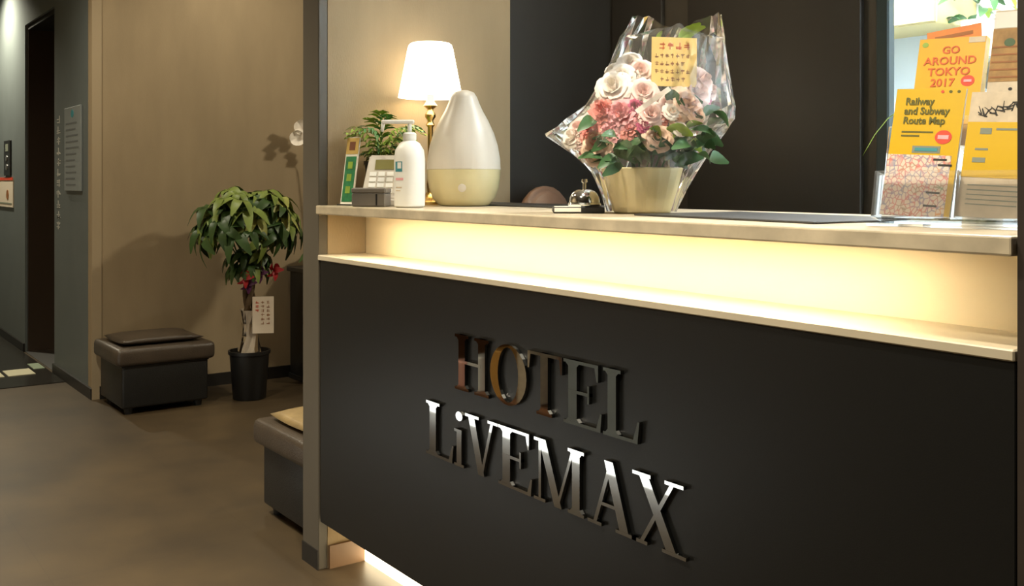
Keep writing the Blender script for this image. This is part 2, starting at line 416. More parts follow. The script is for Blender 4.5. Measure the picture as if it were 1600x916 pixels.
# raised steel lettering on the counter front
def serif_letter(ch):
    """outline pieces (convex polygons) in a box 0..w by 0..1; returns (polys, w)"""
    S_, hn, sf, e = .15, .05, .05, .085
    R = lambda x0, z0, x1, z1: [(x0, z0), (x1, z0), (x1, z1), (x0, z1)]
    def stem(x, w=S_, top=True, bot=True):
        out = [R(x, 0, x + w, 1)]
        for on, z0, z1, zz in ((bot, 0, sf, sf + .05), (top, 1 - sf, 1, 1 - sf - .05)):
            if on: out += [R(x - e, z0, x + w + e, z1), [(x - e * .5, sf if z0 == 0 else 1 - sf), (x + w + e * .5, sf if z0 == 0 else 1 - sf), (x + w, zz), (x, zz)]]
        return out
    def diag(x0, z0, x1, z1, w): return [[(x0, z0), (x0 + w, z0), (x1 + w, z1), (x1, z1)]]
    def ser(x0, x1, z): return [R(x0, z, x1, z + sf)]
    if ch == 'H': return stem(e) + stem(.68 - e - S_ + .1) + [R(e, .49, .6, .545)], .78
    if ch == 'O':
        out = []; n = 28; cx, cz = .40, .5
        for k in range(n):
            a, b_ = 2 * PI * k / n, 2 * PI * (k + 1) / n
            O = lambda t: (cx + .40 * math.cos(t), cz + .515 * math.sin(t)); I = lambda t: (cx + .225 * math.cos(t), cz + .465 * math.sin(t))
            out.append([O(a), O(b_), I(b_), I(a)])
        return out, .80
    if ch == 'T': return stem(.27, S_, top=False) + [R(0, 1 - sf, .71, 1), [(0, 1 - sf), (.06, 1 - sf), (.03, .72), (0, .72)], [(.65, 1 - sf), (.71, 1 - sf), (.71, .72), (.68, .72)]], .71
    if ch == 'E': return stem(e) + [R(e, 1 - sf, .6, 1), R(e, 0, .64, sf), R(e, .49, .45, .54), [(.54, 1 - sf), (.6, 1 - sf), (.6, .74), (.575, .74)], [(.57, sf), (.64, sf), (.66, .28), (.635, .28)], [(.42, .38), (.45, .38), (.45, .65), (.42, .65)]], .66
    if ch == 'L': return stem(e) + [R(e, 0, .62, sf), [(.54, sf), (.62, sf), (.65, .32), (.62, .32)]], .65
    if ch == 'i':
        out = [R(.06, 0, .18, .66), R(0, 0, .24, sf), R(.0, .66 - sf, .12, .66)]; n = 14
        out.append([(.12 + .085 * math.cos(2 * PI * k / n), .9 + .085 * math.sin(2 * PI * k / n)) for k in range(n)])
        return out, .24
    if ch == 'V': return diag(.33, 0, .07, 1, S_) + diag(.38, 0, .64, 1, hn + .01) + ser(0, .34, 1 - sf) + ser(.56, .80, 1 - sf), .80
    if ch == 'M': return [R(.10, 0, .10 + hn, 1)] + stem(.80) + diag(.44, 0, .10, 1, S_) + diag(.47, 0, .80, 1, hn) + ser(0, .25, 0) + ser(0, .2, 1 - sf), 1.06
    if ch == 'A': return diag(.09, 0, .39, 1, hn + .01) + diag(.58, 0, .30, 1, S_) + [R(.22, .32, .62, .37)] + ser(0, .25, 0) + ser(.5, .85, 0), .85
    if ch == 'X': return diag(.56, 0, .10, 1, S_) + diag(.11, 0, .62, 1, hn + .01) + ser(.01, .30, 1 - sf) + ser(.52, .80, 1 - sf) + ser(0, .25, 0) + ser(.48, .84, 0), .84

RX = lambda px: YP * (-math.cos(TH) + math.sin(TH) * (px - 800) / FPX) / (math.sin(TH) + math.cos(TH) * (px - 800) / FPX)
SIGN = [('H', 716, 769, 0), ('O', 771, 828, 0), ('T', 830, 884, 0), ('E', 886, 946, 0), ('L', 948, 1005, 0),
        ('L', 671, 714, 1), ('i', 715, 730, 1), ('V', 732, 783, 1), ('E', 784, 837, 1), ('M', 840, 920, 1), ('A', 924, 1000, 1), ('X', 993, 1078, 1)]
for row, (z0, z1, word) in enumerate(((.637, .760, 'upper raised steel sign reading HOTEL on black counter'), (.466, .590, 'lower raised steel sign reading LiVEMAX on black counter'))):
    st = thing('sign_lettering', word, 'sign', (-1.6, YP - .001, z0), 0, 'steel lettering on the counter')
    for ch, a, b_, r in SIGN:
        if r != row: continue
        polys, w = serif_letter(ch); xa, xb = RX(a) + 1.6, RX(b_) + 1.6
        k = (xb - xa) / w; hgt = z1 - z0
        prisms('letter', [[(xa + u * k, v * hgt) for u, v in p] for p in polys], -.008, -.0002, M['chrome'], st, step=.00004 if ch != 'O' else 0)

# ------------------------------------------------------------------ lit amenity cabinet across the lobby (mirrored in the lettering)
t = thing('amenity_cabinet', 'low wooden amenity cabinet with lit plinth across the lobby', 'cabinet', (-3.5, -.405, 0))
box('body', 0, 0, M['wood'], t, boxes=[((-1.0, 0, .13), (1.1, .34, .16)), ((-1.0, 0, .60), (1.1, .36, .63)), ((-1.0, 0, .16), (-.98, .34, .60)), ((1.08, 0, .16), (1.1, .34, .60)), ((.34, .02, .16), (.36, .34, .60)), ((-.98, 0, .16), (1.08, .02, .60))])
box('door', (.38, .341, .125), (1.098, .352, .595), M['board'], t, bev=.002, seg=1)
box('plinth', (-.98, .02, 0), (1.08, .30, .129), M['ledge'], t)
box('plinth_light', (-1.0, .325, .003), (1.1, .335, .072), emis('plinth_led', (.97, 1, .96), 5), t)
for k, (x, w_, h_, mm, what) in enumerate(((-.44, .09, .11, 'pink_box', 'pink carton at the end of the cabinet shelf'), (-.30, .10, .15, 'white_plastic', 'white carton between pink and amber cartons'),
                                           (-.14, .1, .2, 'amber_box', 'amber carton between two pale cartons'), (.08, .09, .24, 'beige_print', 'tall beige carton beside the cabinet door'))):
    o = thing('carton', what, 'box', (-3.5 + x, -.215, .1605))
    box('carton_body', (-w_ / 2, -.06, 0), (w_ / 2, .13, h_), M[mm], o, bev=.002, seg=1)
    box('carton_flap', (-w_ / 2 + .002, -.058, h_), (w_ / 2 - .002, .02, h_ + .002), M[mm], o)

# ------------------------------------------------------------------ elevator wall fittings
t = thing('elevator_call_panel', 'dark vertical elevator call button plate on grey wall', 'button panel', (-7.70, 1.27, 1.14))
box('plate', (-.13, -.012, 0), (.10, -.0005, .245), M['black_plastic'], t, bev=.003, seg=1)
for z in (.06, .12): lathe('button', [(.022, 0), (.022, .005), (.018, .007)], M['steel'], t, 16, loc=(-.01, -.012, z), rot=(PI / 2, 0, 0))
box('indicator', (-.06, -.0135, .17), (.04, -.012, .22), M['ink_grey'], t)
t = thing('notice_sheet', 'white notice with brown picture under the elevator button', 'notice', (-7.82, 1.27, .925))
box('sheet', (-.30, -.006, 0), (.30, -.0005, .20), M['white_sheet'], t); box('header_strip', (-.30, -.008, .185), (.30, -.006, .205), M['ink_red'], t)
prisms('picture', [[(.10 + .05 * math.cos(k * PI / 5), .085 + .035 * math.sin(k * PI / 5)) for k in range(10)]], -.0075, -.006, M['ink_brown'], t)
prisms('print_line', [[(-.2, .02), (.26, .02), (.26, .03), (-.2, .03)]], -.0072, -.006, M['ink_grey'], t)
t = thing('floor_directory', 'pale grey floor directory plate on elevator wall', 'sign', (-5.766, 1.27, 1.05))
box('plate', (-.19, -.012, 0), (.18, -.0005, .452), M['board'], t, bev=.002, seg=1)
rng = random.Random(4)
for k in range(11):
    z = .03 + k * .033
    box('print_line', (-.15, -.0132, z), (-.15 + .2 + .1 * rng.random(), -.012, z + .008), M['dark_glyph'], t)
prisms('emblem', [[(.0 + .03 * math.cos(q * PI / 6), .415 + .022 * math.sin(q * PI / 6)) for q in range(12)]], -.0132, -.012, M['ink_teal'], t)
t = thing('vertical_lettering', 'white vertical vinyl lettering beside elevator door', 'lettering', (-6.15, 1.27, .83))
for k in range(11):
    pl = glyph_polys(1, .10, .043, 0, rng)
    prisms('character', [[(u - .05, v + .06 * k) for u, v in p] for p in pl], -.0012, -.0003, M['glyph'], t)

# ------------------------------------------------------------------ ottomans
def ottoman(label, loc, top, rz):
    t = thing('storage_ottoman', label, 'ottoman', loc, rz, 'leather ottomans in the waiting niche')
    box('base', (-.20, -.205, .03), (.20, .205, .235), M['leather'], t, bev=.012, seg=3, smooth=True)
    box('lid', (-.222, -.235, .232), (.222, .235, .315), M['lid_leather'], t, bev=.022, seg=4, smooth=True)
    # seat pad: a puffed cushion with sagging edges
    bm = bmesh.new(); n = 14; hx, hy = .165, .20
    def pt(i, j, s):
        u, v = -1 + 2 * i / n, -1 + 2 * j / n
        e = (1 - abs(u) ** 5) * (1 - abs(v) ** 5)
        z = .332 + s * (.014 * e ** .5 + .006 * e) + .006 * (abs(u) ** 3 - abs(v) ** 3 * .5)
        return (hx * u * (1 - .02 * abs(v)), hy * v * (1 - .02 * abs(u)), max(z, .3155))
    for s in (1, -1):
        g_ = [[bm.verts.new(pt(i, j, s)) for j in range(n + 1)] for i in range(n + 1)]
        for i in range(n):
            for j in range(n): bm.faces.new((g_[i][j], g_[i + 1][j], g_[i + 1][j + 1], g_[i][j + 1]))
    bmesh.ops.remove_doubles(bm, verts=bm.verts, dist=1e-5)
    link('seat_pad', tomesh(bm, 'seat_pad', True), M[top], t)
    box('piping', (-.203, -.208, .226), (.203, .208, .233), M['black_plastic'], t, bev=.003, seg=2)
    for sx in (-1, 1):
        for sy in (-1, 1): lathe('foot', [(.018, 0), (.022, .03)], M['black_plastic'], t, 14, loc=(sx * .16, sy * .165, 0))
    return t
ottoman('dark leather ottoman with brown seat pad against the far wallpapered wall', (-5.11, 1.495, 0), 'lid_leather', 0)
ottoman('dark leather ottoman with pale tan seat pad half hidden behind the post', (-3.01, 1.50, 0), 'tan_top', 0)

# ------------------------------------------------------------------ potted money tree
def leaflet_bm(bm, L, w, base, ang, droop, mtx=None, n=5, fold=.25):
    rows = []
    for i in range(n + 1):
        s = i / n; r = L * s; z = -droop * L * s * s + .12 * L * math.sin(PI * s)
        hw = w * (math.sin(PI * min(1, s * .93 + .03)) ** .8)
        pts = []
        for q in (-1, 0, 1):
            p = Vector((r, q * hw, z - abs(q) * -fold * hw))
            p = Matrix.Rotation(ang, 4, 'Z') @ p + Vector(base)
            pts.append(bm.verts.new(mtx @ p if mtx else p))
        rows.append(pts)
    for a, b_ in zip(rows, rows[1:]):
        for q in (0, 1): bm.faces.new((a[q], a[q + 1], b_[q + 1], b_[q]))

t = thing('potted_money_tree', 'leafy potted money tree in black pot with white tag', 'potted plant', (-4.95, 1.925, 0))
lathe('pot', [(.078, 0), (.082, .004), (.098, .225), (.105, .228), (.105, .245), (.097, .245), (.093, .215)], M['black_plastic'], t, 32, cap=False)
lathe('pot_base', [(.0785, .001), (.0785, .004)], M['black_plastic'], t, 32)
lathe('soil', [(.094, .205), (.093, .215)], M['soil'], t, 28)
for k in range(3):
    pts = []; 
    for i in range(16):
        s = i / 15; a = k * 2 * PI / 3 + s * 5.5; r = .026 * (1 - .3 * s)
        pts.append((r * math.cos(a), r * math.sin(a), .21 + .42 * s))
    tube('trunk', pts, [.017 - .004 * i / 15 for i in range(16)], M['trunk'], t, 8)
# clear wrap round the stems
bm = bmesh.new(); n = 18; rings = []
for z, r in ((.217, .075), (.26, .06), (.32, .045), (.38, .04), (.45, .055)):
    rings.append([bm.verts.new((r * (1 + .12 * math.sin(k * 5 + z * 30)) * math.cos(2 * PI * k / n), r * (1 + .12 * math.cos(k * 7)) * math.sin(2 * PI * k / n), z)) for k in range(n)])
for a, b_ in zip(rings, rings[1:]):
    for k in range(n): bm.faces.new((a[k], a[(k + 1) % n], b_[(k + 1) % n], b_[k]))
link('clear_wrap', tomesh(bm, 'clear_wrap', False), M['wrap'], t)
card = box('tag_card', (-.045, -.002, 0), (.06, .002, .185), M['white_sheet'], t); card.location = (.075, .035, .335); card.rotation_euler = (0, 0, math.radians(64))
rng = random.Random(9)
for c in range(3):
    pl = glyph_polys(1, .02, .016, 0, rng)
    prisms('tag_print', [[(u - .03 + c * .027, v * .9 + .15 - k * .021) for u, v in p] for k in range(6 if c else 3) for p in glyph_polys(1, .018, .015, 0, rng)], -.003, -.002, M['ink_red' if c == 0 else 'ink_brown'], card)
for (x, y, z, mm) in ((.06, -.05, .62, 'red'), (.075, .10, .65, 'red'), (.07, .02, .64, 'purple'), (.05, -.03, .59, 'purple')):
    bm = bmesh.new()
    for k in range(5):
        mt = Matrix.Translation((x, y, z)) @ Matrix.Rotation(.8 + .3 * k, 4, 'Y') @ Matrix.Rotation(k * 1.3, 4, 'X')
        leaflet_bm(bm, .05, .016, (0, 0, 0), k * 1.25, .5, mt, 4)
    link('ribbon_bow', tomesh(bm, 'ribbon_bow', True), M[mm], t)
leafs = []
for v, mm in enumerate(('leaf_a', 'leaf_a', 'leaf_b', 'leaf_c')):
    bm = bmesh.new(); nn = 5 + v % 2
    for k in range(nn):
        a = (k - (nn - 1) / 2) * .95
        leaflet_bm(bm, .125 * (1 - .08 * abs(k - (nn - 1) / 2)), .025, (0, 0, 0), a, .55, None, 5)
    me = tomesh(bm, 'leaf', True); me.materials.append(M[mm]); leafs.append(me)
rng = random.Random(21)
for k in range(80):
    u = rng.random(); a = k * 2.39996; el = math.asin(-.35 + 1.3 * (k + .5) / 80)
    rr = .75 + .35 * rng.random()
    p = (.15 * rr * math.cos(el) * math.cos(a), .225 * rr * math.cos(el) * math.sin(a), .865 + .18 * rr * math.sin(el) + .02)
    me = leafs[rng.choice((0, 1, 2, 3, 0, 2) if el > .1 else (2, 2, 0))]
    o = link('leaf', me, None, t, p, (rng.uniform(-.35, .35), rng.uniform(-.1, .55) + (.5 - el * .5), a + rng.uniform(-.4, .4)))
    s = rng.uniform(.75, 1.1); o.scale = (s, s, s)
for k in range(16):
    a = k * 2.4; o = link('leaf', leafs[2 if k % 4 else 0], None, t, (.06 * math.cos(a), .075 * math.sin(a), .66 + .09 * rng.random()), (rng.uniform(-.3, .3), rng.uniform(.3, .8), a)); o.scale = (.7, .7, .7)
for k in range(9):
    a = k * 2.4; tube('stem', [(0, 0, .60), (.06 * math.cos(a), .06 * math.sin(a), .72), (.15 * math.cos(a), .16 * math.sin(a), .80 + .1 * (k % 3))], [.006, .004, .002], M['leaf_b'], t, 6)

# orchid on a black pedestal, mostly behind the post
t = thing('plant_pedestal', 'narrow black pedestal stand half hidden behind the post', 'pedestal', (-5.21, 2.455, 0))
box('column', (-.12, -.145, .03), (.12, .145, .60), M['black_plastic'], t, bev=.003, seg=1)
box('top_plate', (-.135, -.16, .60), (.135, .16, .625), M['black_plastic'], t, bev=.003, seg=1)
box('foot_plate', (-.135, -.15, 0), (.135, .15, .03), M['black_plastic'], t, bev=.003, seg=1)
t = thing('potted_orchid', 'white orchid peeking out from behind the grey post', 'orchid', (-5.25, 2.49, .6255))
lathe('pot', [(.055, 0), (.07, .10), (.072, .10), (.064, .09)], M['white_plastic'], t, 24)
tube('flower_stem', [(0, 0, .08), (.01, -.01, .35), (.0, -.05, .60), (.0, -.12, .74), (.0, -.17, .74)], [.005, .004, .004, .003, .002], M['leaf_b'], t, 6)
for k in range(5):
    bm = bmesh.new(); leaflet_bm(bm, .20, .03, (0, 0, .09), (k - 2) * .62, .3, None, 6); link('leaf', tomesh(bm, 'leaf', True), M['leaf_b'], t)
bm = bmesh.new()
for k in range(5):
    mt = Matrix.Rotation(k * 2 * PI / 5, 4, 'X') @ Matrix.Rotation(-1.2, 4, 'Y')
    leaflet_bm(bm, .05, .027, (0, 0, 0), 0, .2, mt, 5)
bloom = tomesh(bm, 'bloom', True); bloom.materials.append(M['rose_white'])
for (y, z) in ((-.155, .775), (-.18, .715), (-.10, .76), (-.06, .68)): link('bloom', bloom, None, t, (.02, y, z), (0, 0, -.4))

# ------------------------------------------------------------------ things on the counter, left end
ZC = CT + .0006
# upright printed card holder
t = thing('card_stand', 'slim upright green and gold card stand beside the post', 'card stand', (-2.565, 1.275, ZC), math.radians(18))
tilt = Matrix.Rotation(math.radians(-9), 4, 'X')
def tb(name, lo, hi, m, par): return box(name, lo, hi, m, par, mtx=Matrix.Translation((0, .005, .004)) @ tilt)
tb('card_board', (-.024, 0, 0), (.024, .004, .190), M['paper'], t); tb('green_print', (-.02, -.001, .006), (.02, 0, .135), M['ink_green'], t)
tb('gold_print', (-.023, -.001, .142), (.023, 0, .188), M['gold'], t); tb('brown_emblem', (-.011, -.0016, .153), (.011, -.001, .177), M['ink_dark_brown'], t)
for k in range(3): tb('pale_mark', (-.009, -.0016, .03 + k * .035), (.009, -.001, .05 + k * .035), M['fl_lime'], t)
box('foot', (-.026, -.006, 0), (.026, .05, .004), M['acrylic'], t)
# little grey box
t = thing('business_card_box', 'small grey business card box at the counter edge', 'box', (-2.415, 1.278, ZC), math.radians(40))
box('tray', (-.048, -.022, 0), (.048, .022, .036), M['grey_box'], t, bev=.003, seg=1); box('lid', (-.049, -.023, .036), (.049, .023, .050), M['grey_box'], t, bev=.003, seg=1)
box('divider', (.022, -.0245, .004), (.026, -.0225, .034), M['black_plastic'], t)
# white sloped terminal
t = thing('desk_terminal', 'white sloped desk terminal with olive display behind hand sanitizer', 'terminal', (-2.455, 1.352, ZC), math.radians(48))
prof = [(-.055, 0), (.05, 0), (.05, .02), (.03, .135), (.005, .14), (-.055, .02)]
bm = bmesh.new()
a = [bm.verts.new((-.066, y, z)) for y, z in prof]; b_ = [bm.verts.new((.066, y, z)) for y, z in prof]
for v in a[3:5]: v.co.x += .012
for v in b_[3:5]: v.co.x -= .012
bm.faces.new(a); bm.faces.new(b_)
for k in range(6): bm.faces.new((a[k], a[(k + 1) % 6], b_[(k + 1) % 6], b_[k]))
bmesh.ops.bevel(bm, geom=list(bm.edges), offset=.004, segments=2, affect='EDGES')
link('housing', tomesh(bm, 'housing'), M['ceramic'], t)
sl = Matrix.Translation((0, -.0257, .08)) @ Matrix.Rotation(math.atan2(.12, .06), 4, 'X')
box('display', (-.034, .022, -.001), (.034, .052, .0015), M['olive_screen'], t, mtx=sl)
for r in range(4):
    for c in range(4): box('key', (-.046 + c * .024, -.05 + r * .017, -.001), (-.028 + c * .024, -.038 + r * .017, .003), M['white_plastic'], t, mtx=sl)
lathe('red_knob', [(.008, 0), (.008, .008)], mat('dark_red', rgb(110, 40, 36), .5), t, 14, loc=(-.06, -.058, .022), rot=(PI / 2, 0, 0))
# artificial plant
t = thing('potted_fern', 'small green fern in dark pot behind the desk terminal', 'potted plant', (-2.575, 1.392, ZC))
lathe('pot', [(.03, 0), (.045, .115), (.048, .115), (.048, .125), (.042, .125), (.04, .11)], M['black_plastic'], t, 26)
lathe('soil', [(.0405, .108), (.04, .112)], M['soil'], t, 20)
fr = []
for v, mm in enumerate(('fern', 'fern_dark', 'fern')):
    bm = bmesh.new(); n = 9; L = .125; P = lambda s: Vector((L * s, 0, .10 * math.sin(s * 2.0) - .03 * s * s))
    tube_bm(bm, [P(i / n) for i in range(n + 1)], .0012, 5)
    for i in range(1, n + 1):
        for sg in (-1, 1):
            w = .042 * math.sin(PI * (.15 + .8 * i / n)) + .006
            leaflet_bm(bm, w, .0048, P(i / n), sg * (1.0 - .3 * v * .3), .35, None, 3)
    me = tomesh(bm, 'frond', True); me.materials.append(M[mm]); fr.append(me)
rng = random.Random(3)
for k in range(26):
    a = k * 2.39996
    if math.cos(a) < -.1 and abs(math.sin(a)) < .99: sc = .38
    else: sc = rng.uniform(.75, 1.1)
    if k % 3 == 0: sc *= .8
    link('frond', fr[k % 3], None, t, (.015 * math.cos(a), .015 * math.sin(a), .112), (rng.uniform(-.3, .3), -rng.uniform(-.1, .95) if k % 2 else -.25, a)).scale = (sc, sc, sc * 1.05)
# hand sanitizer
t = thing('hand_sanitizer', 'white pump bottle of hand sanitizer near the counter edge', 'pump bottle', (-2.275, 1.315, ZC), RZ)
lathe('bottle', [(.034, 0), (.0395, .004), (.040, .02), (.040, .125), (.037, .148), (.026, .166), (.016, .172), (.016, .178)], M['white_plastic'], t, 36)
lathe('collar', [(.0175, .174), (.0175, .19), (.012, .194)], M['white_plastic'], t, 24)
tube('pump_stem', [(0, 0, .19), (0, 0, .218)], .0055, M['white_plastic'], t, 12)
box('pump_head', (-.072, -.009, .216), (.012, .009, .226), M['white_plastic'], t, bev=.003, seg=2)
tube('spout', [(-.068, 0, .219), (-.07, 0, .205), (-.0705, 0, .196)], [.005, .0045, .004], M['white_plastic'], t, 10)
def wrap_label(name, a0, a1, z0, z1, m, r=.0404):
    bm = bmesh.new(); n = 8; v = []
    for i in range(n + 1):
        a = math.radians(a0 + (a1 - a0) * i / n); v.append((bm.verts.new((r * math.cos(a), r * math.sin(a), z0)), bm.verts.new((r * math.cos(a), r * math.sin(a), z1))))
    for p, q in zip(v, v[1:]): bm.faces.new((p[0], q[0], q[1], p[1]))
    link(name, tomesh(bm, name, True), m, t)
wrap_label('teal_emblem', 212, 248, .092, .118, M['ink_teal']); wrap_label('emblem_mark', 226, 244, .1, .116, M['white_plastic'], .0407)
wrap_label('pink_print', 214, 252, .07, .076, M['rose_pink']); wrap_label('grey_print', 216, 246, .05, .053, M['beige_print']); wrap_label('grey_print', 216, 240, .042, .045, M['beige_print'])
# table lamp
t = thing('table_lamp', 'lit brass table lamp with white conical shade', 'lamp', (-2.535, 1.535, ZC))
lathe('base', [(.058, 0), (.058, .008), (.045, .016), (.02, .022), (.012, .035)], M['brass'], t, 32)
lathe('pole', [(.009, .03), (.011, .06), (.008, .075), (.008, .225), (.014, .232), (.009, .240), (.009, .246), (.016, .255), (.016, .263), (.009, .272), (.009, .278), (.021, .288), (.012, .300), (.008, .33)], M['brass'], t, 24)
bm = bmesh.new(); lathe_bm(bm, [(.094, .312), (.066, .456), (.062, .466), (.056, .470), (.010, .471)], 48, cap=False)
link('shade', tomesh(bm, 'shade', True), M['shade'], t)
lathe('bulb', [(.012, .33), (.024, .36), (.026, .38), (.012, .405)], emis('bulb', (1, .85, .6), 10), t, 20)
# aroma diffuser
o = box('desk_mat', (-2.60, 1.585, CT + .0003), (-1.98, 1.79, CT + .004), M['mat_black'], bev=.001, seg=1)
tag(o, 'dark flat desk mat behind the teardrop diffuser', 'desk mat')
t = thing('aroma_diffuser', 'white teardrop aroma diffuser in front of the lamp', 'diffuser', (-2.338, 1.523, ZC), RZ)
lathe('tank', [(.058, 0), (.07, .003), (.086, .022), (.0965, .05), (.1005, .078), (.1015, .1)], M['tank'], t, 48)
lathe('shell', [(.1016, .1005), (.100, .13), (.094, .165), (.083, .2), (.067, .235), (.052, .262), (.043, .282), (.036, .30), (.028, .312), (.012, .318)], M['ceramic'], t, 48)
lathe('button', [(.011, 0), (.011, .003), (.009, .004)], M['ceramic'], t, 20, loc=(.0, -.099, .05), rot=(PI / 2 + .25, 0, 0))

# ------------------------------------------------------------------ bell
t = thing('service_bell', 'chrome service bell on black base beside the flower pot', 'bell', (-1.665, 1.385, ZC), RZ)
box('base', (-.062, -.036, 0), (.046, .036, .013), M['black_plastic'], t, bev=.002, seg=1)
box('label_plate', (-.059, -.033, .0131), (-.004, .008, .0142), M['paper'], t)
box('label_edge', (-.060, -.0368, .003), (-.004, -.036, .011), M['paper'], t)
lathe('bell_rim', [(.034, .014), (.036, .018), (.034, .022)], M['bell_chrome'], t, 36, loc=(.006, .002, 0))
lathe('dome', [(.033, .0225), (.032, .032), (.027, .042), (.018, .049), (.006, .052)], M['bell_chrome'], t, 36, loc=(.006, .002, 0))
lathe('plunger', [(.004, .052), (.004, .064), (.007, .066), (.006, .072)], M['bell_chrome'], t, 16, loc=(.006, .002, 0))

# desk mat at the right
o = box('desk_mat', (-.47, 0, .0003), (0, .28, .004), M['mat_black'], bev=.001, seg=1)
o.location = (-1.012, 1.315, CT); o.rotation_euler = (0, 0, math.radians(-6))
tag(o, 'black flat desk mat between flower pot and brochure rack', 'desk mat')

# ------------------------------------------------------------------ flower arrangement
t = thing('flower_arrangement', 'gift flower arrangement in cream pot wrapped in clear cellophane', 'flowers', (-1.58, 1.48, ZC), RZ)
K = 1 / 736.0
PX = lambda px: (px - 1003) * K
PZ = lambda py: (333 - py) * K
bm = bmesh.new(); n = 20; rings = []
for z, r in ((0, .056), (.003, .060), (.05, .074), (.094, .086), (.096, .083), (.09, .078)):
    rings.append([bm.verts.new((r * (1 + .018 * (k % 2)) * math.cos(2 * PI * k / n), r * (1 + .018 * (k % 2)) * math.sin(2 * PI * k / n), z)) for k in range(n)])
for a, b_ in zip(rings, rings[1:]):
    for k in range(n): bm.faces.new((a[k], a[(k + 1) % n], b_[(k + 1) % n], b_[k]))
bm.faces.new(rings[0])
link('pot', tomesh(bm, 'pot'), M['pot_paper'], t)
lathe('floral_foam', [(.068, .06), (.074, .0895)], M['fl_leaf'], t, 20)

def rose_mesh(name, mm, R_=.03, layers=4, ruffle=.0, seed=1):
    rng = random.Random(seed); bm = bmesh.new()
    for l in range(layers):
        n = (3, 4, 5, 6)[l]; r = R_ * (.28 + .24 * l); hh = R_ * (1.15 - .16 * l); op = .10 + .30 * l
        for k in range(n):
            a0 = 2 * PI * k / n + l * .6 + rng.uniform(-.15, .15); half = 1.15 * PI / n * 1.25
            g_ = []
            for i in range(6):
                s = i / 5; row = []
                for j in range(5):
                    q = -1 + 2 * j / 4; a = a0 + q * half * (.35 + .65 * math.sin(PI * (.15 + .75 * s)))
                    rad = r * (.35 + .65 * s ** .7) + R_ * op * .35 * s * s + ruffle * R_ * math.sin(j * 2.6 + k + i) * s
                    z = hh * s * (1 - .10 * q * q) - R_ * .16 * l * s ** 4 - R_ * .25
                    row.append(bm.verts.new((rad * math.cos(a), rad * math.sin(a), z + ruffle * R_ * .6 * math.sin(j * 3.1 + l) * s)))
                g_.append(row)
            for i in range(5):
                for j in range(4): bm.faces.new((g_[i][j], g_[i][j + 1], g_[i + 1][j + 1], g_[i + 1][j]))
    me = tomesh(bm, name, True); me.materials.append(M[mm]); return me
RM = {k: rose_mesh('bloom', 'rose_' + k, seed=i, ruffle=ru) for i, (k, ru) in enumerate((('white', 0.03), ('pink', .12), ('blush', .03), ('coral', .14), ('peach', .02), ('magenta', .1)))}
FL = [  # px, py, depth towards viewer, size, kind
    (985, 98, .00, .85, 'white'), (1000, 112, .02, .9, 'blush'), (968, 122, .04, .9, 'white'), (955, 140, .06, 1.15, 'white'), (975, 148, .05, .8, 'white'), (948, 158, .05, .9, 'white'),
    (1000, 148, .07, .95, 'blush'), (1015, 155, .05, .7, 'blush'), (940, 178, .07, 1.0, 'coral'), (965, 182, .085, 1.1, 'pink'), (952, 196, .08, .8, 'pink'), (985, 172, .09, .55, 'magenta'), (978, 160, .05, .5, 'magenta'),
    (1008, 182, .095, .9, 'blush'), (1026, 186, .09, .6, 'coral'), (990, 190, .09, .6, 'pink'), (1060, 165, .08, 1.1, 'peach'), (1065, 150, .05, .9, 'white'), (1085, 148, .05, 1.0, 'blush'), (1092, 128, .03, 1.05, 'blush'),
    (1072, 170, .08, .8, 'blush'), (905, 205, .05, .95, 'blush'), (893, 215, .05, .75, 'white'), (928, 225, .08, 1.1, 'peach'), (920, 208, .07, .9, 'coral'), (932, 243, .08, .85, 'blush'), (918, 234, .06, .7, 'pink'),
    (1018, 218, .105, .95, 'peach'), (1100, 150, .01, .7, 'magenta'), (995, 165, .08, .6, 'white'),
    (1040, 178, .095, .6, 'white'), (1048, 190, .09, .55, 'peach'), (975, 205, .09, .7, 'coral'), (945, 212, .085, .75, 'pink'), (905, 222, .06, .6, 'blush'), (1110, 140, .0, .7, 'blush'), (1035, 165, .07, .55, 'blush'),
    (1078, 182, .085, .65, 'peach'), (990, 125, .03, .7, 'white'), (960, 110, .0, .6, 'white'), (1100, 120, .0, .6, 'white'), (1000, 200, .1, .55, 'magenta'), (925, 195, .06, .6, 'white'), (1052, 205, .1, .5, 'white')]
rng = random.Random(5)
for px, py, dep, s, kd in FL:
    p = Vector((PX(px), -dep + .01, PZ(py)))
    dr = Vector((p.x * .7, -.10 - dep * .5, .055)).normalized()
    eu = dr.to_track_quat('Z', 'Y').to_euler()
    o = link('bloom', RM[kd], None, t, p, eu); s *= .88; o.scale = (s, s, s)
lm = []
for mm in ('fl_leaf', 'fl_lime'):
    bm = bmesh.new(); leaflet_bm(bm, .055, .014, (0, 0, 0), 0, .35, None, 5, .3); me = tomesh(bm, 'leaf', True); me.materials.append(M[mm]); lm.append(me)
LEAF = [(965, 235), (975, 243), (990, 235), (1005, 232), (985, 225), (970, 222), (1000, 245), (960, 248), (1015, 240), (1030, 205), (1045, 215), (1060, 205), (1075, 195), (1090, 190), (1100, 180), (1085, 210), (1095, 200), (1105, 215), (1110, 195), (1070, 220), (1040, 145), (1045, 160), (1030, 150), (1025, 175), (960, 255), (1035, 235), (1055, 235), (1090, 170), (1005, 205), (925, 190), (940, 250)] + [(945 + 11 * (k % 15), 215 + 14 * (k // 15) + 5 * (k % 2)) for k in range(45)]
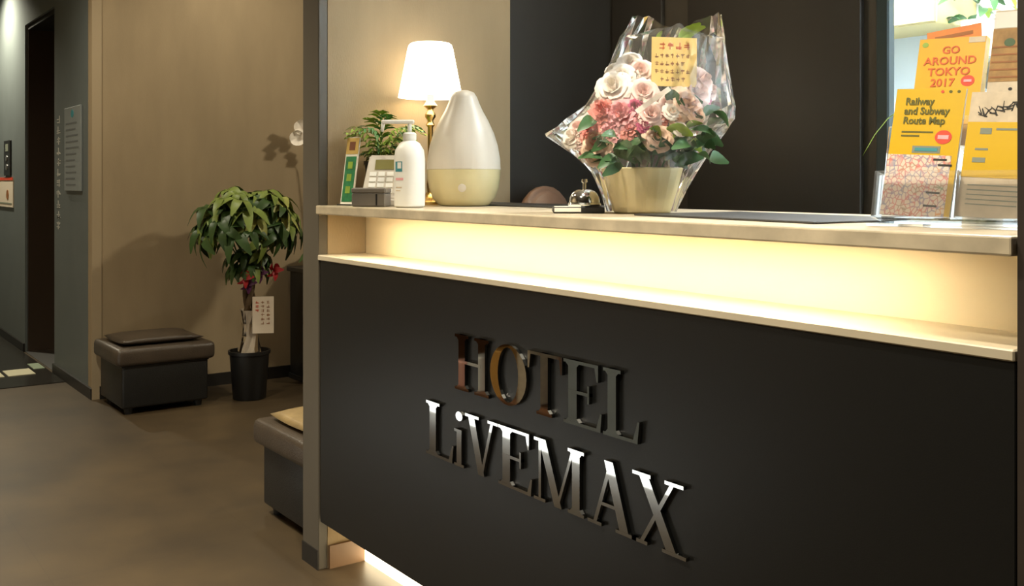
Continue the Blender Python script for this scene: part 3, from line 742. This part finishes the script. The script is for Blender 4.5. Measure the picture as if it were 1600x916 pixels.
for i, (px, py) in enumerate(LEAF):
    p = Vector((PX(px), -.075 + rng.uniform(-.03, .02), PZ(py)))
    o = link('leaf', lm[1 if i in (3, 9, 10, 11, 19, 27, 28) else 0], None, t, p, (rng.uniform(-1.3, -.6), rng.uniform(-.6, .6), rng.uniform(0, 6.28)))
    s = rng.uniform(.65, 1.1); o.scale = (s, s, s)
for (px, py, L, rx, ry) in ((1062, 66, 1.15, -.9, -.75), (1070, 62, .9, -1.3, -.9), (1030, 62, .4, -1.2, -1.3)):
    o = link('leaf', lm[1], None, t, (PX(px), .02, PZ(py)), (rx, ry, 0)); o.scale = (L, L, L)
for i, (px, py, s) in enumerate(FL_ for FL_ in [(955, 140, 1), (965, 182, 1), (1060, 165, 1), (905, 205, 1), (928, 225, 1), (1018, 218, 1), (1092, 128, 1), (985, 98, 1), (1040, 145, 1)]):
    tube('stem', [(PX(px) * .3, -.02, .09), (PX(px) * .7, -.02, PZ(py) * .6 + .03), (PX(px), -.02, PZ(py) - .012)], .0022, M['fl_leaf'], t, 6)
# message board on a stick
mb = box('message_card', (-.047, -.0015, -.052), (.047, .0015, .052), M['card_yellow'], t); mb.location = (PX(1048), -.045, PZ(101)); mb.rotation_euler = (-.12, .03, 0)
rng = random.Random(17)
prisms('card_writing', [[(u - .031, v + .026) for u, v in p] for p in glyph_polys(4, .013, .015, .004, rng)], -.0022, -.0015, M['ink_orange'], mb)
for r in range(4):
    nn = (7, 6, 7, 5)[r]; prisms('card_writing', [[(u - .040 + (.012 if r == 3 else 0), v + .008 - r * .0165) for u, v in p] for p in glyph_polys(nn, .0078, .009, .003, rng)], -.0022, -.0015, M['ink_brown'], mb)
tube('card_stick', [(PX(1040), -.041, .09), (PX(1046), -.041, PZ(90))], .0018, M['pot_paper'], t, 6)
# ribbon across the front
bm = bmesh.new(); v = []
for i in range(7):
    s = i / 6; p = Vector((PX(982) + (PX(1030) - PX(982)) * s, -.135 + .01 * math.sin(s * 5), PZ(182) + (PZ(148) - PZ(182)) * s))
    v.append((bm.verts.new(p + Vector((-.003, 0, .004))), bm.verts.new(p + Vector((.003, 0, -.004)))))
for a, b_ in zip(v, v[1:]): bm.faces.new((a[0], b_[0], b_[1], a[1]))
link('ribbon', tomesh(bm, 'ribbon', True), M['rose_white'], t)
# cellophane: crumpled sheet from the pot base to a gathered open top, two wing corners
rng = random.Random(12); bm = bmesh.new(); n = 40; rings = []
LV = [  # py, left px, right px, half depth
    (331, 948, 1056, .070), (300, 938, 1070, .088), (268, 925, 1086, .108), (240, 893, 1108, .125), (210, 853, 1130, .14), (188, 885, 1146, .15), (165, 915, 1150, .15),
    (130, 935, 1140, .13), (95, 953, 1136, .11), (60, 968, 1134, .085), (28, 985, 1130, .06)]
for li, (py, l, r, dp) in enumerate(LV):
    ring = []; cx = (PX(l) + PX(r)) / 2; hw = (PX(r) - PX(l)) / 2
    for k in range(n):
        a = 2 * PI * k / n; c, s_ = math.cos(a), math.sin(a)
        ex = .75 if li < 3 else 1.25   # superellipse: sharp wings higher up
        x = cx + hw * math.copysign(abs(c) ** ex, c); y = dp * math.copysign(abs(s_) ** (.9 if li < 3 else 1.2), s_)
        j = .0045 * min(1, li / 2)
        z = PZ(py) + (0.012 * math.sin(3 * a + .5) if li == 10 else 0) + (.10 * (1 if li == 10 else 0)) * (-.35 * (s_ < -.3))
        ring.append(bm.verts.new((x + rng.uniform(-j, j), y + rng.uniform(-j, j) * 1.6, max(.0015, z + rng.uniform(-j, j)))))
    rings.append(ring)
for a, b_ in zip(rings, rings[1:]):
    for k in range(n):
        q = (a[k], a[(k + 1) % n], b_[(k + 1) % n], b_[k])
        if rng.random() < .5: bm.faces.new((q[0], q[1], q[2])); bm.faces.new((q[0], q[2], q[3]))
        else: bm.faces.new((q[0], q[1], q[3])); bm.faces.new((q[1], q[2], q[3]))
link('cellophane_wrap', tomesh(bm, 'cellophane_wrap', False), M['film'], t)

# ------------------------------------------------------------------ brochure rack and brochures
RK = (-.815, 1.405, CT + .0006); RA = math.radians(10)
t = thing('brochure_rack', 'clear acrylic two tier brochure rack at the counter right end', 'rack', RK, RA)
lean = Matrix.Rotation(math.radians(-12), 4, 'X')
def ab(name, lo, hi, mtx=None): return box(name, lo, hi, M['acrylic'], t, mtx=mtx)
ab('base_plate', (-.125, -.05, 0), (.125, .16, .004))
for k, (y, z) in enumerate(((-.035, .011), (.075, .118))):
    mt = Matrix.Translation((0, y, z)) @ lean
    ab('back_plate', (-.122, .026, 0), (.122, .029, .15), mt); ab('front_lip', (-.122, -.008, 0), (.122, -.005, .072 if k == 0 else .05), mt)
    ab('pocket_floor', (-.122, -.005, 0), (.122, .026, .003), mt)
    for x in (-.122, .0, .1195): ab('side_fin', (x, -.005, .003), (x + .0025, .026, .072 if k == 0 else .05), mt)
ab('riser', (-.122, .10, .004), (.122, .103, .1))

def brochure(name, label, tier, xo, w, h, roll, dz=0., dy=0.):
    """an upright leaflet standing in a pocket of the rack"""
    y, z = ((-.035, .011), (.075, .118))[tier]
    mt = Matrix.Translation(RK) @ Matrix.Rotation(RA, 4, 'Z') @ Matrix.Translation((0, y, z)) @ lean @ Matrix.Translation((xo, .004 + dy, .0045 + dz)) @ Matrix.Rotation(roll, 4, 'Y')
    o = thing(name, label, 'brochure', (0, 0, 0)); o.matrix_world = mt
    return o
def pages(o, w, h, front, back='paper', th=.006):
    box('pages', (-w / 2, .001, 0), (w / 2, th, h), M[back], o); box('cover', (-w / 2, 0, 0), (w / 2, .001, h), M[front], o)
def sheet(o, name, x0, z0, x1, z1, m, lv=1): return box(name, (x0, -.0004 * lv, z0), (x1, -.0004 * (lv - 1), z1), M[m], o)
def disc(o, name, x, z, r, m, lv=1): return prisms(name, [[(x + r * math.cos(k * PI / 12), z + r * .85 * math.sin(k * PI / 12)) for k in range(24)]], -.0004 * lv, -.0004 * (lv - 1), M[m], o)

o = brochure('rail_map_brochure', 'yellow Railway and Subway Route Map brochure in front pocket', 0, -.062, .104, .195, math.radians(3))
pages(o, .104, .197, 'yellow'); sheet(o, 'map_print', -.052, 0, .044, .094, 'railmap')
for k, (s, z) in enumerate((('Railway', .172), ('and Subway', .157), ('Route Map', .142))): text('title', s, .0155, M['ink_olive'], o, (-.036, -.0006, z), ext=.0002, bold=.0004, sx=.92)
for k in range(2): sheet(o, 'small_print', -.036, .128 - k * .006, .012 - k * .02, .1305 - k * .006, 'ink_olive')
disc(o, 'red_badge', .028, .122, .0125, 'ink_red'); sheet(o, 'badge_print', .020, .119, .036, .125, 'rose_pink', 2)
sheet(o, 'grey_label', -.016, .097, .026, .108, 'ink_grey'); sheet(o, 'label_print', -.012, .100, .022, .105, 'ink_teal', 2)
for x, z in ((.018, .086), (.026, .078), (.014, .036), (.012, .016)): sheet(o, 'map_caption', x, z, x + .02, z + .003, 'ink', 2)
for x in (.018, .03, .042): disc(o, 'top_mark', x, .192, .0025, 'ink_red' if x < .02 else 'ink_olive')

o = brochure('city_guide_brochure', 'yellow GO AROUND TOKYO 2017 guidebook in rear pocket', 1, -.066, .110, .215, math.radians(2))
pages(o, .104, .178, 'yellow2', 'yellow', .018)
for s, z, sc, x in (('GO', .152, .017, 0), ('AROUND', .134, .018, 0), ('TOKYO', .116, .018, 0), ('2017', .098, .018, -.008)): text('title', s, sc, M['ink_orange'], o, (x, -.0006, z), align='CENTER', ext=.0002, bold=.0003, sx=1.05)
disc(o, 'red_badge', .031, .106, .0105, 'ink_red'); sheet(o, 'badge_print', .025, .104, .037, .108, 'rose_pink', 2); sheet(o, 'pale_corner', .026, .168, .051, .177, 'beige_print'); sheet(o, 'grey_print', -.022, .084, .02, .093, 'ink_grey')
disc(o, 'green_mark', -.042, .168, .005, 'fl_lime')

o = brochure('yellow_leaflet', 'yellow and white leaflet with black brush lettering beside rail map', 0, .050, .100, .185, math.radians(3))
pages(o, .102, .185, 'beige_print'); sheet(o, 'yellow_field', -.051, .058, .051, .140, 'yellow')
rng = random.Random(8); pl = []
for k in range(34):
    a = rng.uniform(-1.6, 1.6); x, z = -.036 + (k % 17) * .0045, .150 + (k % 17) * .0011 + (k // 17) * .006 + rng.uniform(-.003, .003); L = rng.uniform(.003, .0065); w_ = rng.uniform(.0007, .0015)
    dx, dz = math.sin(a), math.cos(a)
    pl.append([(x - dx * L - dz * w_, z - dz * L + dx * w_), (x - dx * L + dz * w_, z - dz * L - dx * w_), (x + dx * L + dz * w_ * .5, z + dz * L - dx * w_ * .5), (x + dx * L - dz * w_ * .5, z + dz * L + dx * w_ * .5)])
prisms('brush_lettering', pl, -.0006, 0, M['ink'], o)
sheet(o, 'grey_print', -.032, .122, -.016, .131, 'ink_grey', 2); sheet(o, 'grey_print', -.010, .128, .036, .131, 'ink_grey', 2); sheet(o, 'grey_print', -.038, .080, -.02, .087, 'ink_grey', 2); sheet(o, 'grey_print', -.036, .098, -.018, .101, 'ink_grey', 2)
for k in range(5): sheet(o, 'small_print', -.04, .046 - k * .007, .03, .0475 - k * .007, 'ink_grey')

o = brochure('beige_leaflet', 'beige leaflet with brown photo strip in rear pocket by right wall', 1, .040, .10, .21, math.radians(2), dy=.004)
pages(o, .092, .215, 'beige_print'); sheet(o, 'brown_photo', -.046, .100, .03, .185, 'brown_print'); sheet(o, 'red_corner', -.01, .186, .03, .212, 'ink_red'); sheet(o, 'white_strip', -.046, .186, -.012, .212, 'paper')
for k in range(5): sheet(o, 'photo_line', -.044, .106 + k * .012, .028, .1085 + k * .012, 'ink_brown', 2)
disc(o, 'green_mark', -.02, .162, .008, 'leaf_b', 2); disc(o, 'ink_spot', -.012, .088, .003, 'ink'); disc(o, 'lime_spot', -.012, .05, .003, 'fl_lime')

o = brochure('orange_leaflet', 'orange leaflet tucked behind the yellow guidebook', 1, -.046, .09, .2, math.radians(-6), dy=.0185)
pages(o, .085, .202, 'orange_print', 'orange_print', .003); sheet(o, 'dark_title', -.03, .186, .03, .192, 'ink_brown')

# ------------------------------------------------------------------ staff side and bright back room
t = thing('office_chair', 'brown office chair back just visible behind the counter', 'chair', (-2.56, 1.975, 0), math.radians(90))
bm = bmesh.new()
prism_bm(bm, [(-.11, .55), (.11, .55), (.12, .88)] + [(.12 * math.cos(k * PI / 14), .90 + .186 * math.sin(k * PI / 14)) for k in range(15)] + [(-.12, .88)], -.03, .03)
bmesh.ops.bevel(bm, geom=[e for e in bm.edges if abs(e.verts[0].co.y - e.verts[1].co.y) < 1e-6], offset=.018, segments=3, affect='EDGES')
link('backrest', tomesh(bm, 'backrest', True), M['chair_brown'], t)
box('seat', (-.14, -.26, .44), (.14, .04, .5), M['chair_brown'], t, bev=.02, seg=3)
tube('back_bar', [(0, .0, .46), (0, .045, .5), (0, .035, .62)], .012, M['black_plastic'], t)
tube('gas_post', [(0, -.1, .06), (0, -.1, .44)], .022, M['black_plastic'], t, 12)
for k in range(5):
    a = 2 * PI * k / 5; tube('leg', [(0, -.1, .07), (.15 * math.cos(a), -.1 + .15 * math.sin(a), .045)], [.016, .012], M['black_plastic'], t, 8)
    lathe('caster', [(.018, 0), (.02, .02), (.018, .04)], M['black_plastic'], t, 14, loc=(.15 * math.cos(a), -.1 + .15 * math.sin(a), 0))

t = thing('wall_cabinet', 'cream wall cabinet high in the bright back room', 'cabinet', (-2.64, 3.50, 1.70))
box('body', (0, .02, 0), (.49, .299, .7), M['cream'], t, bev=.003, seg=1)
box('door', (.002, .0, .004), (.244, .02, .696), M['cream'], t, bev=.002, seg=1); box('door', (.247, .0, .004), (.488, .02, .696), M['cream'], t, bev=.002, seg=1)
t = thing('wall_shelf', 'white wall shelf with bracket arms in the bright back room', 'shelf', (-1.80, 3.8, 1.55))
box('shelf_board', (-.32, -.30, 0), (.40, -.0005, .02), M['white_plastic'], t)
for x in (-.25, .33): prisms('bracket', [[(-.28, -.0005), (-.001, -.0005), (-.001, -.2), (-.02, -.2)]], 0, .02, M['steel'], t).matrix_local = Matrix(((0, 1, 0, x), (1, 0, 0, 0), (0, 0, 1, 0), (0, 0, 0, 1)))
# leafy plant, dark storage boxes on that shelf
t = thing('trailing_plant', 'leafy green pot plant on the back room shelf', 'potted plant', (-2.04, 3.63, 1.5705))
lathe('pot', [(.05, 0), (.07, .13), (.073, .13), (.066, .12)], M['white_plastic'], t, 22)
rng = random.Random(31)
for k in range(34):
    a = k * 2.4; r = .04 + .09 * rng.random(); o = link('leaf', lm[1 if k % 3 == 0 else 0], None, t, (r * math.cos(a), r * math.sin(a), .14 + .2 * rng.random()), (rng.uniform(-.6, .6), rng.uniform(-.6, .6), a)); o.scale = (1.2, 1.3, 1.2)
for x, w_, h_, mm, lb in ((-1.79, .15, .12, 'grey_box', 'grey file box right of the shelf plant'), (-1.60, .13, .13, 'chair_brown', 'brown file box beside the grey file box')):
    t = thing('file_box', lb, 'box', (x, 3.62, 1.5705)); box('body', (-w_ / 2, -.1, 0), (w_ / 2, .1, h_ * .75), M[mm], t, bev=.002, seg=1); box('lid', (-w_ / 2 - .003, -.103, h_ * .75), (w_ / 2 + .003, .103, h_), M[mm], t, bev=.002, seg=1)
# long grass-like leaves beside the rack
t = thing('spider_plant', 'spider plant with long thin leaves behind the brochure rack', 'potted plant', (-.93, 1.66, ZC), 0)
lathe('pot', [(.03, 0), (.042, .07), (.044, .07), (.04, .062)], M['white_plastic'], t, 22)
GL = [((-.20, -.05), .115, .15), ((-.12, .04), .11, .12), ((-.14, -.09), .05, .13), ((.05, .05), .08, .13), ((-.04, .10), .09, .12)]
for (dx, dy), ze, zp in GL:
    bm = bmesh.new(); v = []
    for i in range(10):
        s = i / 9; p = Vector((dx * s, dy * s, .06 + (zp * 4 * s * (1 - s) * .75 + (ze - .06) * s))); w_ = .0045 * math.sin(PI * (.12 + .86 * s)); nr = Vector((-dy, dx, 0)).normalized()
        v.append((bm.verts.new(p + nr * w_), bm.verts.new(p - Vector((0, 0, .0015))), bm.verts.new(p - nr * w_)))
    for a, b_ in zip(v, v[1:]):
        bm.faces.new((a[0], b_[0], b_[1], a[1])); bm.faces.new((a[1], b_[1], b_[2], a[2]))
    link('leaf', tomesh(bm, 'leaf', True), M['fern'], t)
